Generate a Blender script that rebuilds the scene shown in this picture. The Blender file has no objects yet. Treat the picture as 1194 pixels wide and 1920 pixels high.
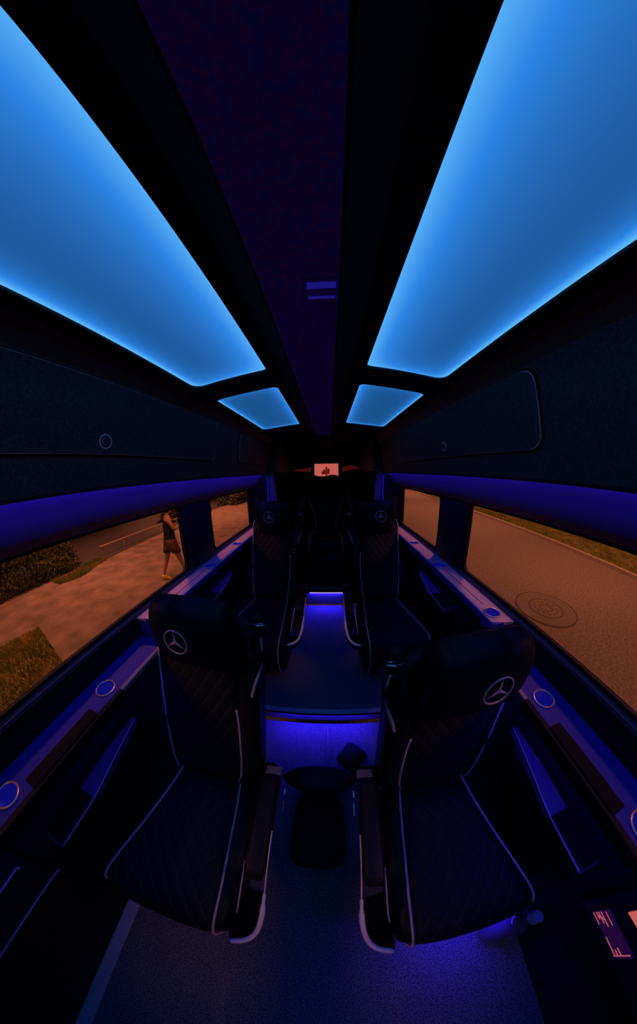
import bpy, bmesh, math, random
from mathutils import Vector, Matrix
import numpy as np
random.seed(7)
PI = math.pi
R = math.radians

# ------------------------------------------------------------------ camera
scn = bpy.context.scene
COL = scn.collection
CAM = Vector((0.038, 0.0, 1.65))
FPX, PITCH, YAW, ROLL = 404.2, .1843, -.0483, .019
cd = bpy.data.cameras.new('camera')
co = bpy.data.objects.new('camera', cd)
COL.objects.link(co)
fwd = Vector((-math.sin(-YAW) * math.cos(PITCH), math.cos(YAW) * math.cos(PITCH), -math.sin(PITCH)))
rgt = Vector((math.cos(YAW), -math.sin(YAW), 0))
upv = rgt.cross(fwd)
# the van coordinates were fitted as: view = Roll * Pitch * Yaw * world
def view_axes():
    cy, sy, ct, st, cr, sr = math.cos(YAW), math.sin(YAW), math.cos(PITCH), math.sin(PITCH), math.cos(ROLL), math.sin(ROLL)
    x = Vector((cy, -sy, 0)); y = Vector((sy, cy, 0)); z = Vector((0, 0, 1))
    f = y * ct - z * st
    u = y * st + z * ct
    return x * cr - u * sr, x * sr + u * cr, f
ax, au, af = view_axes()
rot = Matrix((ax, au, -af)).transposed()
co.matrix_world = Matrix.Translation(CAM) @ rot.to_4x4()
# ultra-wide (stereographic) lens of the photograph, as a real lens model
cd.type = 'PANO'
cd.sensor_fit = 'AUTO'
cd.sensor_width = 36.0
cd.sensor_height = 36.0
mm = 36.0 / 1920.0
rs = np.linspace(0, 1135, 400) * mm
A = np.stack([rs ** k for k in range(1, 5)], 1)
kk = np.linalg.lstsq(A, -2 * np.arctan(rs / mm / (2 * FPX)), rcond=None)[0]
for tgt in (cd, getattr(cd, 'cycles', None)):
    if tgt is None:
        continue
    try:
        tgt.panorama_type = 'FISHEYE_LENS_POLYNOMIAL'
        tgt.fisheye_fov = R(300)
        tgt.fisheye_polynomial_k0 = 0.0
        for i in range(4):
            setattr(tgt, 'fisheye_polynomial_k%d' % (i + 1), float(kk[i]))
    except Exception as ex:
        pass
cd.clip_start = 0.01
cd.clip_end = 200
scn.camera = co

# ------------------------------------------------------------------ world, exposure, outdoor lamps
w = bpy.data.worlds.new('night')
scn.world = w
w.use_nodes = True
bg = w.node_tree.nodes['Background']
bg.inputs[0].default_value = (0.05, 0.02, 0.008, 1)
bg.inputs[1].default_value = 0.25
vs = scn.view_settings
vs.view_transform = 'Standard'
vs.look = 'None'
vs.exposure = 0
vs.gamma = 1
vs.use_curve_mapping = False
scn.cycles.use_denoising = True
scn.cycles.max_bounces = 6
scn.cycles.diffuse_bounces = 3
scn.cycles.glossy_bounces = 3
scn.cycles.transparent_max_bounces = 8
scn.cycles.sample_clamp_indirect = 2.0
scn.cycles.caustics_reflective = False
scn.cycles.caustics_refractive = False

def aim(o, d):
    o.rotation_euler = Vector(d).to_track_quat('-Z', 'Y').to_euler()

def lamp(name, kind, loc, power, color, **k):
    l = bpy.data.lights.new(name, kind)
    l.energy = power
    l.color = color
    for a, v in k.items():
        if a != 'dir':
            setattr(l, a, v)
    o = bpy.data.objects.new(name, l)
    COL.objects.link(o)
    o.location = loc
    if 'dir' in k:
        aim(o, k['dir'])
    return o

SOD = (1.0, .29, .13)
for lx, ly, pw in ((-2.7, 3.6, 1150), (-2.4, -4.0, 250), (2.8, 3.6, 900), (2.4, -4.0, 250)):
    lamp('street_light', 'POINT', (lx, ly, 7.5), pw, SOD, shadow_soft_size=.35)
for lx, ly, pw in ((-6.6, -3.6, 750), (6.6, -3.6, 750)):  # unseen lamps, added to cast warm light on the seats and piping
    lamp('street_light', 'POINT', (lx, ly, 7.0), pw, (1, .38, .22), shadow_soft_size=1.2)
for lx, ly, pw, an in ((-8.0, 5.5, 2200, 76), (-8.2, 1.0, 1400, 76), (8.0, 5.0, 1700, 76), (8.5, .5, 1000, 76), (-9, 14.0, 5800, 100), (8.5, 15.0, 4200, 130), (10, 28.0, 5500, 130)):
    lamp('street_light', 'SPOT', (lx, ly, 7.0), pw, SOD, shadow_soft_size=.35, spot_size=R(an), spot_blend=.7, dir=(0, .1, -1))

BLUE = (.035, .012, 1.0)
def strip_light(name, a, b, power, d, width=.012, color=BLUE, spread=180):
    a, b = Vector(a), Vector(b)
    L = (b - a).length
    l = bpy.data.lights.new(name, 'AREA')
    l.shape = 'RECTANGLE'
    l.size = L
    l.size_y = width
    l.energy = power
    l.color = color
    l.spread = R(spread)
    o = bpy.data.objects.new(name, l)
    COL.objects.link(o)
    o.location = (a + b) / 2
    x = (b - a).normalized()
    z = -Vector(d).normalized()
    z = (z - x * z.dot(x)).normalized()
    y = z.cross(x)
    o.rotation_euler = Matrix((x, y, z)).transposed().to_euler()
    return o
# LED tape hidden behind the lip under the overhead cabinets
strip_light('valance_led', (-.660, -.05, 1.646), (-.660, 2.38, 1.646), 3.3, (-.62, 0, -.75))
strip_light('valance_led', (.660, -1.2, 1.646), (.660, 2.38, 1.646), 3.9, (.62, 0, -.75))
strip_light('pillar_led', (-.66, 2.405, 1.62), (-.66, 2.405, 1.33), .12, (.5, .8, 0))
strip_light('pillar_led', (.66, 2.405, 1.62), (.66, 2.405, 1.33), .12, (-.5, .8, 0))
# LED under the two step nosings
strip_light('step_led', (-.36, .944, -.034), (.36, .944, -.034), 2.9, (0, -.5, -.86), width=.008)
strip_light('step_led', (-.21, 2.374, .176), (.21, 2.374, .176), 3.6, (0, -.5, -.86), width=.008)
# LED tape under the lower side boards
strip_light('side_board_led', (-.745, -.55, .862), (-.745, .60, .862), .6, (-.2, 0, -1))
strip_light('side_board_led', (.745, -.5, .862), (.745, .60, .862), 1.3, (.1, 0, -1))
strip_light('side_board_led', (-.765, 1.0, .93), (-.765, 1.75, .93), .3, (-.35, 0, -.94))
strip_light('side_board_led', (.765, 1.0, .93), (.765, 1.75, .93), .35, (.35, 0, -.94))
# footwell light under the front edge of the near right cushion
strip_light('footwell_led', (.44, -.275, .035), (.80, -.275, .035), 1.25, (.1, -.6, -.8))

# ------------------------------------------------------------------ materials
def mat(name, col=(.5, .5, .5), rough=.5, metal=0, noise=None, bump=None, emit=None, spec=.5, coat=0, sheen=0):
    m = bpy.data.materials.new(name)
    m.use_nodes = True
    nt = m.node_tree
    b = nt.nodes['Principled BSDF']
    b.inputs['Base Color'].default_value = (*col, 1)
    b.inputs['Roughness'].default_value = rough
    b.inputs['Metallic'].default_value = metal
    b.inputs['Specular IOR Level'].default_value = spec
    if coat:
        b.inputs['Coat Weight'].default_value = coat
    if sheen:
        b.inputs['Sheen Weight'].default_value = sheen
    tc = nt.nodes.new('ShaderNodeTexCoord')
    if noise:
        sc, col2, det = noise
        n = nt.nodes.new('ShaderNodeTexNoise')
        n.inputs['Scale'].default_value = sc
        n.inputs['Detail'].default_value = det
        nt.links.new(tc.outputs['Object'], n.inputs['Vector'])
        r = nt.nodes.new('ShaderNodeValToRGB')
        r.color_ramp.elements[0].position = .35
        r.color_ramp.elements[0].color = (*col, 1)
        r.color_ramp.elements[1].position = .68
        r.color_ramp.elements[1].color = (*col2, 1)
        nt.links.new(n.outputs['Fac'], r.inputs['Fac'])
        nt.links.new(r.outputs['Color'], b.inputs['Base Color'])
    if bump:
        sc, st = bump
        n = nt.nodes.new('ShaderNodeTexNoise')
        n.inputs['Scale'].default_value = sc
        n.inputs['Detail'].default_value = 3
        nt.links.new(tc.outputs['Object'], n.inputs['Vector'])
        bp = nt.nodes.new('ShaderNodeBump')
        bp.inputs['Strength'].default_value = st
        bp.inputs['Distance'].default_value = .004
        nt.links.new(n.outputs['Fac'], bp.inputs['Height'])
        nt.links.new(bp.outputs['Normal'], b.inputs['Normal'])
    if emit:
        b.inputs['Emission Color'].default_value = (*emit[0], 1)
        b.inputs['Emission Strength'].default_value = emit[1]
    return m

def quilt_mat(name, col, swap):
    """black leather with a diamond stitched relief and thread lines; swap: 'xz' (backrest) or 'xy' (cushion)"""
    m = mat(name, col, .6, spec=.25)
    nt = m.node_tree
    b = nt.nodes['Principled BSDF']
    tc = nt.nodes.new('ShaderNodeTexCoord')
    sep = nt.nodes.new('ShaderNodeSeparateXYZ')
    nt.links.new(tc.outputs['Object'], sep.inputs[0])
    a, c = sep.outputs['X'], sep.outputs['Z' if swap == 'xz' else 'Y']
    def M(op, i0, i1=None):
        n = nt.nodes.new('ShaderNodeMath')
        n.operation = op
        for k, v in ((0, i0), (1, i1)):
            if v is None:
                continue
            if isinstance(v, (int, float)):
                n.inputs[k].default_value = v
            else:
                nt.links.new(v, n.inputs[k])
        return n.outputs[0]
    S = 16.0
    c2 = M('MULTIPLY', c, .72)
    p = M('MULTIPLY', M('ADD', a, c2), S)
    q = M('MULTIPLY', M('SUBTRACT', a, c2), S)
    dp = M('ABSOLUTE', M('SUBTRACT', M('FRACT', p), .5))
    dq = M('ABSOLUTE', M('SUBTRACT', M('FRACT', q), .5))
    near = M('SUBTRACT', .5, M('MAXIMUM', dp, dq))      # 0 on a seam
    h = M('POWER', M('MINIMUM', M('MULTIPLY', near, 3.0), 1.0), .5)
    bp = nt.nodes.new('ShaderNodeBump')
    bp.inputs['Strength'].default_value = .7
    bp.inputs['Distance'].default_value = .008
    nt.links.new(h, bp.inputs['Height'])
    nt.links.new(bp.outputs['Normal'], b.inputs['Normal'])
    line = M('LESS_THAN', near, .022)
    mx = nt.nodes.new('ShaderNodeMix')
    mx.data_type = 'RGBA'
    nt.links.new(line, mx.inputs['Factor'])
    mx.inputs['A'].default_value = (*col, 1)
    mx.inputs['B'].default_value = (.075, .06, .065, 1)
    nt.links.new(mx.outputs['Result'], b.inputs['Base Color'])
    return m

M_ = {}
M_['leather'] = mat('black_leather', (.012, .012, .014), .5, bump=(60, .12), spec=.3)
M_['quilt_back'] = quilt_mat('quilted_leather_back', (.016, .014, .017), 'xz')
M_['quilt_seat'] = quilt_mat('quilted_leather_seat', (.016, .014, .017), 'xy')
M_['piping'] = mat('white_piping', (.95, .66, .68), .5)
M_['chrome'] = mat('chrome', (.7, .72, .78), .18, 1)
M_['silver'] = mat('silver_trim', (.92, .93, .96), .22, .0)
M_['carpet'] = mat('grey_carpet', (.045, .05, .058), .95, noise=(170, (.34, .38, .40), 6), bump=(240, .8), spec=.1)
M_['nosing'] = mat('step_edge_trim', (.42, .46, .55), .5, noise=(200, (.62, .66, .75), 3))
M_['vinyl'] = mat('riser_vinyl', (.20, .20, .24), .45)
M_['headliner'] = mat('dark_suede_headliner', (.020, .018, .022), .9, noise=(700, (.034, .030, .036), 3), bump=(900, .4), spec=.1)
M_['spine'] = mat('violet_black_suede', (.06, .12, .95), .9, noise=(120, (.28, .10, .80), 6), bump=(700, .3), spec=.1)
M_['cabinet'] = mat('cabinet_black_leather', (.040, .046, .052), .5, noise=(140, (.095, .10, .11), 5), bump=(420, .35), spec=.35)
M_['gap'] = mat('shadow_gap_black', (.004, .004, .005), .9, spec=.1)
M_['valance'] = mat('valance_cloth', (.20, .19, .22), .8, spec=.15)
M_['trim'] = mat('black_wall_trim', (.014, .014, .017), .6, bump=(300, .15), spec=.25)
M_['pillar'] = mat('pillar_trim', (.012, .012, .014), .6, spec=.3)
M_['ledge'] = mat('pale_ledge_laminate', (.50, .42, .47), .45, noise=(500, (.58, .50, .55), 3))
M_['sill'] = mat('woven_window_sill', (.07, .06, .07), .85, noise=(450, (.20, .16, .17), 3), spec=.15)
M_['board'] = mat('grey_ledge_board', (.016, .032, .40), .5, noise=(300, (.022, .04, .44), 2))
M_['boardstripe'] = mat('pale_board_edging', (.50, .42, .48), .5, noise=(380, (.38, .30, .36), 3))
M_['pad'] = mat('black_pad', (.008, .008, .010), .8, noise=(300, (.013, .012, .014), 3), spec=.15)
M_['arm'] = mat('arm_cap', (.16, .15, .19), .4)
M_['cupring'] = mat('cup_ring', (.75, .72, .78), .3, .7)
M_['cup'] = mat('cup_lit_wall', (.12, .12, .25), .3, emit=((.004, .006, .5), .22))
M_['screenpink'] = mat('screen_pink', (.02, .01, .01), .3, emit=((.62, .115, .095), .9))
M_['screenred'] = mat('screen_red', (.02, .0, .0), .3, emit=((.12, .006, .004), .8))
M_['screenviolet'] = mat('screen_violet', (.01, .005, .015), .15, emit=((.016, .0015, .03), .9), coat=.5)
M_['glyph'] = mat('screen_glyph', (.1, .02, .02), .3, emit=((.55, .09, .13), .9))
M_['gloss'] = mat('gloss_black', (.006, .006, .008), .12, spec=.5)
M_['redlens'] = mat('red_lens', (.05, .002, .002), .3, noise=(120, (.1, .004, .004), 4), emit=((.06, .003, .003), .8))  # reflected red glow, put into the emission of the rear wedges
M_['lampslot'] = mat('lamp_slot', (.02, .02, .1), .3, emit=((.012, .008, .22), .8))
M_['ledline'] = mat('led_line', (.6, .6, 1), .3, emit=((.42, .36, 1.0), 1.6))
M_['plastic_blue'] = mat('clear_bottle', (.10, .10, .14), .15, spec=.5, coat=.5)
M_['cap'] = mat('bottle_cap', (.45, .45, .6), .4)
M_['asphalt'] = mat('street_asphalt', (.12, .11, .105), .9, noise=(22, (.23, .205, .195), 10), bump=(60, .3), spec=.15)
M_['asphalt_dark'] = mat('dark_asphalt_bank', (.05, .05, .055), .9, noise=(25, (.085, .08, .08), 8), spec=.1)
M_['concrete'] = mat('concrete_pavement', (.155, .13, .11), .9, noise=(2.2, (.27, .215, .175), 12), bump=(40, .3), spec=.1)
M_['kerb'] = mat('kerb_concrete', (.36, .32, .29), .9, noise=(9, (.27, .24, .21), 6))
M_['manhole'] = mat('manhole_iron', (.13, .115, .11), .85, noise=(50, (.20, .18, .165), 5), spec=.1)
M_['manhole_groove'] = mat('manhole_groove', (.04, .03, .03), .9, noise=(70, (.15, .13, .12), 4), spec=.1)
M_['soil'] = mat('verge_soil', (.09, .09, .03), .95, noise=(3, (.26, .22, .06), 8), spec=.05)
M_['grass'] = mat('grass_blades', (.07, .17, .02), .8, noise=(1.2, (.30, .26, .05), 6), spec=.1)
M_['leaf'] = mat('hedge_leaves', (.035, .06, .018), .75, noise=(2.2, (.11, .10, .03), 5), spec=.15)
M_['bark'] = mat('bark', (.06, .04, .03), .9)
M_['rail'] = mat('painted_rail', (.42, .32, .30), .5)
M_['skin'] = mat('skin', (.38, .22, .15), .6)
M_['black_cloth'] = mat('black_cloth', (.012, .012, .013), .85)
M_['shorts'] = mat('patterned_cloth', (.05, .03, .03), .85, noise=(28, (.20, .10, .08), 3))
M_['yellow'] = mat('yellow_shoe', (.75, .55, .08), .6)
M_['hair'] = mat('dark_hair', (.015, .01, .008), .6)

# glass: thin tinted pane
def glass_mat():
    m = bpy.data.materials.new('tinted_glass')
    m.use_nodes = True
    nt = m.node_tree
    for n in list(nt.nodes):
        nt.nodes.remove(n)
    out = nt.nodes.new('ShaderNodeOutputMaterial')
    tr = nt.nodes.new('ShaderNodeBsdfTransparent')
    tr.inputs[0].default_value = (.86, .82, .84, 1)
    gl = nt.nodes.new('ShaderNodeBsdfGlossy')
    gl.inputs['Roughness'].default_value = .02
    gl.inputs[0].default_value = (.9, .9, 1, 1)
    lw = nt.nodes.new('ShaderNodeLayerWeight')
    lw.inputs[0].default_value = .5
    pw = nt.nodes.new('ShaderNodeMath')
    pw.operation = 'POWER'
    nt.links.new(lw.outputs['Facing'], pw.inputs[0])
    pw.inputs[1].default_value = 5
    fr = nt.nodes.new('ShaderNodeMath')
    fr.operation = 'MULTIPLY_ADD'
    nt.links.new(pw.outputs[0], fr.inputs[0])
    fr.inputs[1].default_value = .35
    fr.inputs[2].default_value = .02
    mx = nt.nodes.new('ShaderNodeMixShader')
    nt.links.new(fr.outputs[0], mx.inputs[0])
    nt.links.new(tr.outputs[0], mx.inputs[1])
    nt.links.new(gl.outputs[0], mx.inputs[2])
    nt.links.new(mx.outputs[0], out.inputs[0])
    return m
M_['glass'] = glass_mat()

def panel_mat(name, hx, hy, win, wo=.028, we=.045):
    """Edge-lit diffuser: LED tape runs round the rim, so the sheet gives off most light along its edges (wide band at the inner edge).
    Object space: x in [-hx, hx] (negative = inner edge), y in [-hy, hy]."""
    m = bpy.data.materials.new(name)
    m.use_nodes = True
    nt = m.node_tree
    b = nt.nodes['Principled BSDF']
    b.inputs['Base Color'].default_value = (.12, .16, .2, 1)
    b.inputs['Roughness'].default_value = .5
    tc = nt.nodes.new('ShaderNodeTexCoord')
    sep = nt.nodes.new('ShaderNodeSeparateXYZ')
    nt.links.new(tc.outputs['Object'], sep.inputs[0])
    def M(op, i0, i1=None, i2=None):
        n = nt.nodes.new('ShaderNodeMath')
        n.operation = op
        for k, v in ((0, i0), (1, i1), (2, i2)):
            if v is None:
                continue
            if isinstance(v, (int, float)):
                n.inputs[k].default_value = v
            else:
                nt.links.new(v, n.inputs[k])
        return n.outputs[0]
    X, Y = sep.outputs['X'], sep.outputs['Y']
    def decay(dist, s):
        return M('POWER', 2.71828, M('MULTIPLY', dist, -1.0 / s))
    e_in = M('MULTIPLY', decay(M('MAXIMUM', M('ADD', X, hx), 0), win), .86)
    e_out = M('MULTIPLY', decay(M('MAXIMUM', M('SUBTRACT', hx, X), 0), wo), .97)
    e_far = M('MULTIPLY', decay(M('MAXIMUM', M('SUBTRACT', hy, Y), 0), we), .62)
    e_nr = M('MULTIPLY', decay(M('MAXIMUM', M('ADD', hy, Y), 0), we), .62)
    # union of the four falls
    def U(a, c):
        return M('SUBTRACT', M('ADD', a, c), M('MULTIPLY', a, c))
    t = U(U(e_in, e_out), U(e_far, e_nr))
    r = nt.nodes.new('ShaderNodeValToRGB')
    el = r.color_ramp.elements
    el[0].position = 0
    el[0].color = (.008, .082, .265, 1)
    el[1].position = 1
    el[1].color = (.105, .560, .930, 1)
    e = el.new(.45)
    e.color = (.024, .225, .760, 1)
    e = el.new(.75)
    e.color = (.085, .400, .920, 1)
    nt.links.new(t, r.inputs['Fac'])
    nt.links.new(r.outputs['Color'], b.inputs['Emission Color'])
    b.inputs['Emission Strength'].default_value = 1.0
    return m

# ------------------------------------------------------------------ mesh helpers
def obj(name, bm, m, parent=None, smooth=False, loc=None):
    me = bpy.data.meshes.new(name)
    bmesh.ops.recalc_face_normals(bm, faces=bm.faces)
    bm.to_mesh(me)
    bm.free()
    if smooth:
        for p in me.polygons:
            p.use_smooth = True
    me.materials.append(M_[m] if isinstance(m, str) else m)
    o = bpy.data.objects.new(name, me)
    COL.objects.link(o)
    if parent:
        o.parent = parent
    if loc:
        o.location = loc
    return o

def thing(name, label, cat, loc=(0, 0, 0), rz=0, group=None):
    o = bpy.data.objects.new(name, None)
    o.empty_display_size = .05
    COL.objects.link(o)
    o.location = loc
    o.rotation_euler = (0, 0, rz)
    o['label'] = label
    o['category'] = cat
    if group:
        o['group'] = group
    return o

def tag(o, label, cat, group=None, kind=None):
    o['label'] = label
    o['category'] = cat
    if group:
        o['group'] = group
    if kind:
        o['kind'] = kind
    return o

def struct(o, label=None):
    o['kind'] = 'structure'
    if label:
        o['label'] = label
    return o

def box(bm, x0, x1, y0, y1, z0, z1, bev=0, seg=2, mtx=None):
    if x0 > x1: x0, x1 = x1, x0
    if y0 > y1: y0, y1 = y1, y0
    if z0 > z1: z0, z1 = z1, z0
    r = bmesh.ops.create_cube(bm, size=1)
    vs_ = r['verts']
    bmesh.ops.scale(bm, vec=(x1 - x0, y1 - y0, z1 - z0), verts=vs_)
    bmesh.ops.translate(bm, vec=((x0 + x1) / 2, (y0 + y1) / 2, (z0 + z1) / 2), verts=vs_)
    if bev:
        es = list({e for v in vs_ for e in v.link_edges})
        g = bmesh.ops.bevel(bm, geom=es, offset=bev, segments=seg, profile=.5, affect='EDGES')
        vs_ = list({v for f in g['faces'] for v in f.verts} | {v for v in vs_ if v.is_valid})
    if mtx is not None:
        bmesh.ops.transform(bm, matrix=mtx, verts=[v for v in vs_ if v.is_valid])
    return bm

def BM():
    return bmesh.new()

def BX(*a, **k):
    bm = BM()
    box(bm, *a, **k)
    return bm

def catmull(pts, n=6):
    pts = [Vector(p) for p in pts]
    if len(pts) < 3:
        return pts
    out = []
    P = [pts[0] * 2 - pts[1]] + pts + [pts[-1] * 2 - pts[-2]]
    for i in range(1, len(P) - 2):
        for k in range(n):
            t = k / n
            a, b, c, d = P[i - 1], P[i], P[i + 1], P[i + 2]
            out.append(.5 * ((2 * b) + (c - a) * t + (2 * a - 5 * b + 4 * c - d) * t * t + (3 * b - a - 3 * c + d) * t ** 3))
    out.append(pts[-1])
    return out

def tube(bm, pts, rad, n=8, smooth_n=6, closed=False, sx=1, sy=1):
    pts = catmull(pts, smooth_n) if smooth_n else [Vector(p) for p in pts]
    rings = []
    prev = None
    for i, p in enumerate(pts):
        a = pts[max(i - 1, 0)] if not closed else pts[i - 1]
        c = pts[min(i + 1, len(pts) - 1)] if not closed else pts[(i + 1) % len(pts)]
        t = (c - a).normalized()
        if prev is None:
            u = t.orthogonal().normalized()
        else:
            u = (prev - t * prev.dot(t)).normalized()
        prev = u
        v = t.cross(u)
        r = rad(i / (len(pts) - 1)) if callable(rad) else rad
        rings.append([bm.verts.new(p + (u * math.cos(2 * PI * k / n) * sx + v * math.sin(2 * PI * k / n) * sy) * r) for k in range(n)])
    m_ = len(rings)
    for i in range(m_ if closed else m_ - 1):
        A_, B_ = rings[i], rings[(i + 1) % m_]
        for k in range(n):
            bm.faces.new((A_[k], A_[(k + 1) % n], B_[(k + 1) % n], B_[k]))
    if not closed:
        bm.faces.new(rings[0])
        bm.faces.new(rings[-1])
    return bm

def loft(bm, secs, cap=True):
    """secs: list of equal-length rings of points"""
    rings = [[bm.verts.new(p) for p in s] for s in secs]
    n = len(rings[0])
    for A_, B_ in zip(rings, rings[1:]):
        for k in range(n):
            bm.faces.new((A_[k], A_[(k + 1) % n], B_[(k + 1) % n], B_[k]))
    if cap:
        bm.faces.new(rings[0])
        bm.faces.new(rings[-1])
    return bm

def sring(c, a, b, e=3.0, n=28, axis='xy'):
    """superellipse ring, half sizes a, b, in plane axis, centre c"""
    out = []
    for k in range(n):
        t = 2 * PI * k / n
        ct, st = math.cos(t), math.sin(t)
        u = a * math.copysign(abs(ct) ** (2 / e), ct)
        v = b * math.copysign(abs(st) ** (2 / e), st)
        x, y, z = c
        if axis == 'xy':
            out.append((x + u, y + v, z))
        elif axis == 'xz':
            out.append((x + u, y, z + v))
        else:
            out.append((x, y + u, z + v))
    return out

def poly_prism(bm, pts, ext):
    """extrude polygon pts by vector ext"""
    a = [bm.verts.new(p) for p in pts]
    b = [bm.verts.new(Vector(p) + Vector(ext)) for p in pts]
    bm.faces.new(a)
    bm.faces.new(b[::-1])
    n = len(a)
    for i in range(n):
        bm.faces.new((a[i], b[i], b[(i + 1) % n], a[(i + 1) % n]))
    return bm

def rrect(x0, x1, y0, y1, r, n=6):
    """rounded rectangle, radii r = single or (bl, br, tr, tl)"""
    if not isinstance(r, (tuple, list)):
        r = (r,) * 4
    out = []
    for (cx_, cy_, a0, rr) in ((x0 + r[0], y0 + r[0], PI, r[0]), (x1 - r[1], y0 + r[1], 1.5 * PI, r[1]),
                               (x1 - r[2], y1 - r[2], 0, r[2]), (x0 + r[3], y1 - r[3], .5 * PI, r[3])):
        for k in range(n + 1):
            a = a0 + .5 * PI * k / n
            out.append((cx_ + rr * math.cos(a), cy_ + rr * math.sin(a)))
    return out

def plate_with_holes(name, outer, holes, thick, m, mtx, kind=None):
    """flat plate (local x, y) with holes, thickness along local z, placed with mtx"""
    cu = bpy.data.curves.new(name, 'CURVE')
    cu.dimensions = '2D'
    cu.fill_mode = 'BOTH'
    cu.extrude = thick / 2
    for ring in [outer] + holes:
        sp = cu.splines.new('POLY')
        sp.points.add(len(ring) - 1)
        for i, (x, y) in enumerate(ring):
            sp.points[i].co = (x, y, 0, 1)
        sp.use_cyclic_u = True
    tmp = bpy.data.objects.new('tmp', cu)
    COL.objects.link(tmp)
    dg = bpy.context.evaluated_depsgraph_get()
    me = bpy.data.meshes.new_from_object(tmp.evaluated_get(dg))
    me.name = name
    bpy.data.objects.remove(tmp)
    me.transform(mtx)
    me.materials.clear()
    me.materials.append(M_[m])
    o = bpy.data.objects.new(name, me)
    COL.objects.link(o)
    return o

def mcols(x, y, z, o):
    m = Matrix((Vector(x).normalized(), Vector(y).normalized(), Vector(z).normalized())).transposed().to_4x4()
    m.translation = Vector(o)
    return m

# ------------------------------------------------------------------ the van shell
YF, YR = -1.35, 3.65          # front and rear ends of the cabin
FZ = -.17                     # lower floor
struct(obj('floor', BX(-.90, .90, YF, .935, FZ - .03, FZ), 'carpet'), 'dark grey carpet of the lower cabin floor')
fl = struct(obj('floor', BX(-.90, .90, .962, 2.352, -.03, 0), 'carpet'), 'dark carpet on the raised platform')
struct(obj('floor', BX(-.90, .90, 2.385, YR, .17, .2), 'carpet'), 'carpet on the rearmost raised step')
# risers + nosings
struct(obj('trim_1', BX(-.90, .90, .965, .99, FZ, -.03), 'vinyl'), 'blue lit riser under the platform edge')
nb = BM()
box(nb, -.90, .90, .927, .963, -.006, .004, bev=.003)
struct(obj('trim_23', BX(-.90, .90, .925, .962, -.028, -.006, bev=.004), 'gap'), 'dark lip under the platform edging')
struct(obj('trim_2', nb, 'nosing'), 'pale edging strip along the platform step')
struct(obj('trim_3', BX(-.90, .90, .952, .96, -.05, -.028), 'gap'))
struct(obj('trim_4', BX(-.90, .90, 2.38, 2.40, 0, .17), 'vinyl'), 'blue lit riser of the rearmost step')
struct(obj('trim_5', BX(-.90, .90, 2.350, 2.386, .18, .203, bev=.004), 'gap'))
tag(obj('led_strip', BX(-.205, .205, 2.346, 2.351, .186, .192), 'ledline'), 'thin bright violet-white light line along the rear aisle step', 'light strip')
struct(obj('trim_6', BX(-.892, -.828, -1.1, -.385, FZ, FZ + .006, bev=.002), 'nosing'), 'pale metal threshold strip on the left floor edge')
# slim cover strip on the floor in front of the step
bm = BM()
tube(bm, [(.036, .60, FZ + .006), (.036, .75, FZ + .006), (.030, .90, FZ + .006)], .012, n=8, sy=.7)
tag(obj('floor_cover_strip', bm, 'vinyl', smooth=True), 'slim blue lit cover strip running along the lower floor towards the step', 'cover strip')

# side walls with window openings (plate local x = world Y, local y = world Z)
WIN = [(-1.25, 1.14), (1.505, 2.37)]
for s, side in ((-1, 'left'), (1, 'right')):
    holes = [rrect(a, b, 1.063, 1.478, (.03, .055, .03, .03) if i == 0 else (.055, .03, .03, .03)) for i, (a, b) in enumerate(WIN)]
    outer = [(YF, .93), (YR, .93), (YR, 2.02), (YF, 2.02)]
    mt = Matrix(((0, 0, s, s * .892), (1, 0, 0, 0), (0, 1, 0, 0), (0, 0, 0, 1)))
    wl = struct(plate_with_holes('wall_' + side, outer, holes, .024, 'trim', mt), 'black %s cabin wall around the windows' % side)
    struct(obj('wall_' + side, BX(s * .90, s * .93, YF, YR, FZ - .03, .935), 'trim'), 'lower %s wall panel of the van' % side)
    for i, (a, b) in enumerate(WIN):
        g = struct(obj('window_%d' % (i + 1 + (0 if s < 0 else 2)), BX(s * .898, s * .901, a - .008, b + .008, 1.057, 1.484), 'glass'),
                   '%s %s cabin window showing the %s' % (('long front', 'shorter rear')[i], side, 'pavement' if s < 0 else 'road'))
        # rubber frame round the opening
        fr = BM()
        ring = holes[i]
        tube(fr, [(s * .878, y, z) for y, z in ring], .006, n=6, smooth_n=0, closed=True)
        obj('window_frame', fr, 'gap', g, smooth=True)
    # window sill strip, sloping in from the glass
    sb = BM()
    poly_prism(sb, [(s * .893, YF, 1.064), (s * .866, YF, 1.046), (s * .866, YF, 1.03), (s * .893, YF, 1.03)], (0, 3.75, 0))
    struct(obj('trim_7' if s < 0 else 'trim_8', sb, 'sill'), 'woven sill strip under the %s windows' % side)
    # pillar between the two windows
    pb = BM()
    pts = []
    for (z, y0, y1, x) in ((1.035, 1.13, 1.515, .874), (1.09, 1.145, 1.50, .876), (1.2, 1.155, 1.492, .877), (1.35, 1.158, 1.49, .877), (1.50, 1.155, 1.495, .877), (1.6, 1.15, 1.50, .877)):
        pts.append([(s * .88, y0, z), (s * (x - .002), y0 + .012, z), (s * (x - .008), y0 + .07, z), (s * (x - .008), y1 - .07, z), (s * (x - .002), y1 - .012, z), (s * .88, y1, z)])
    loft(pb, pts)
    struct(obj('trim_9' if s < 0 else 'trim_10', pb, 'pillar'), 'upholstered pillar between the %s windows' % side)

# upper roof corners above the fascia, front partition, rear wall
struct(obj('wall_front', BX(-.93, .93, YF - .04, YF, FZ, 2.14), 'trim'))
struct(obj('wall_back', BX(-.93, .93, YR, YR + .04, FZ, 2.14), 'trim'))
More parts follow.
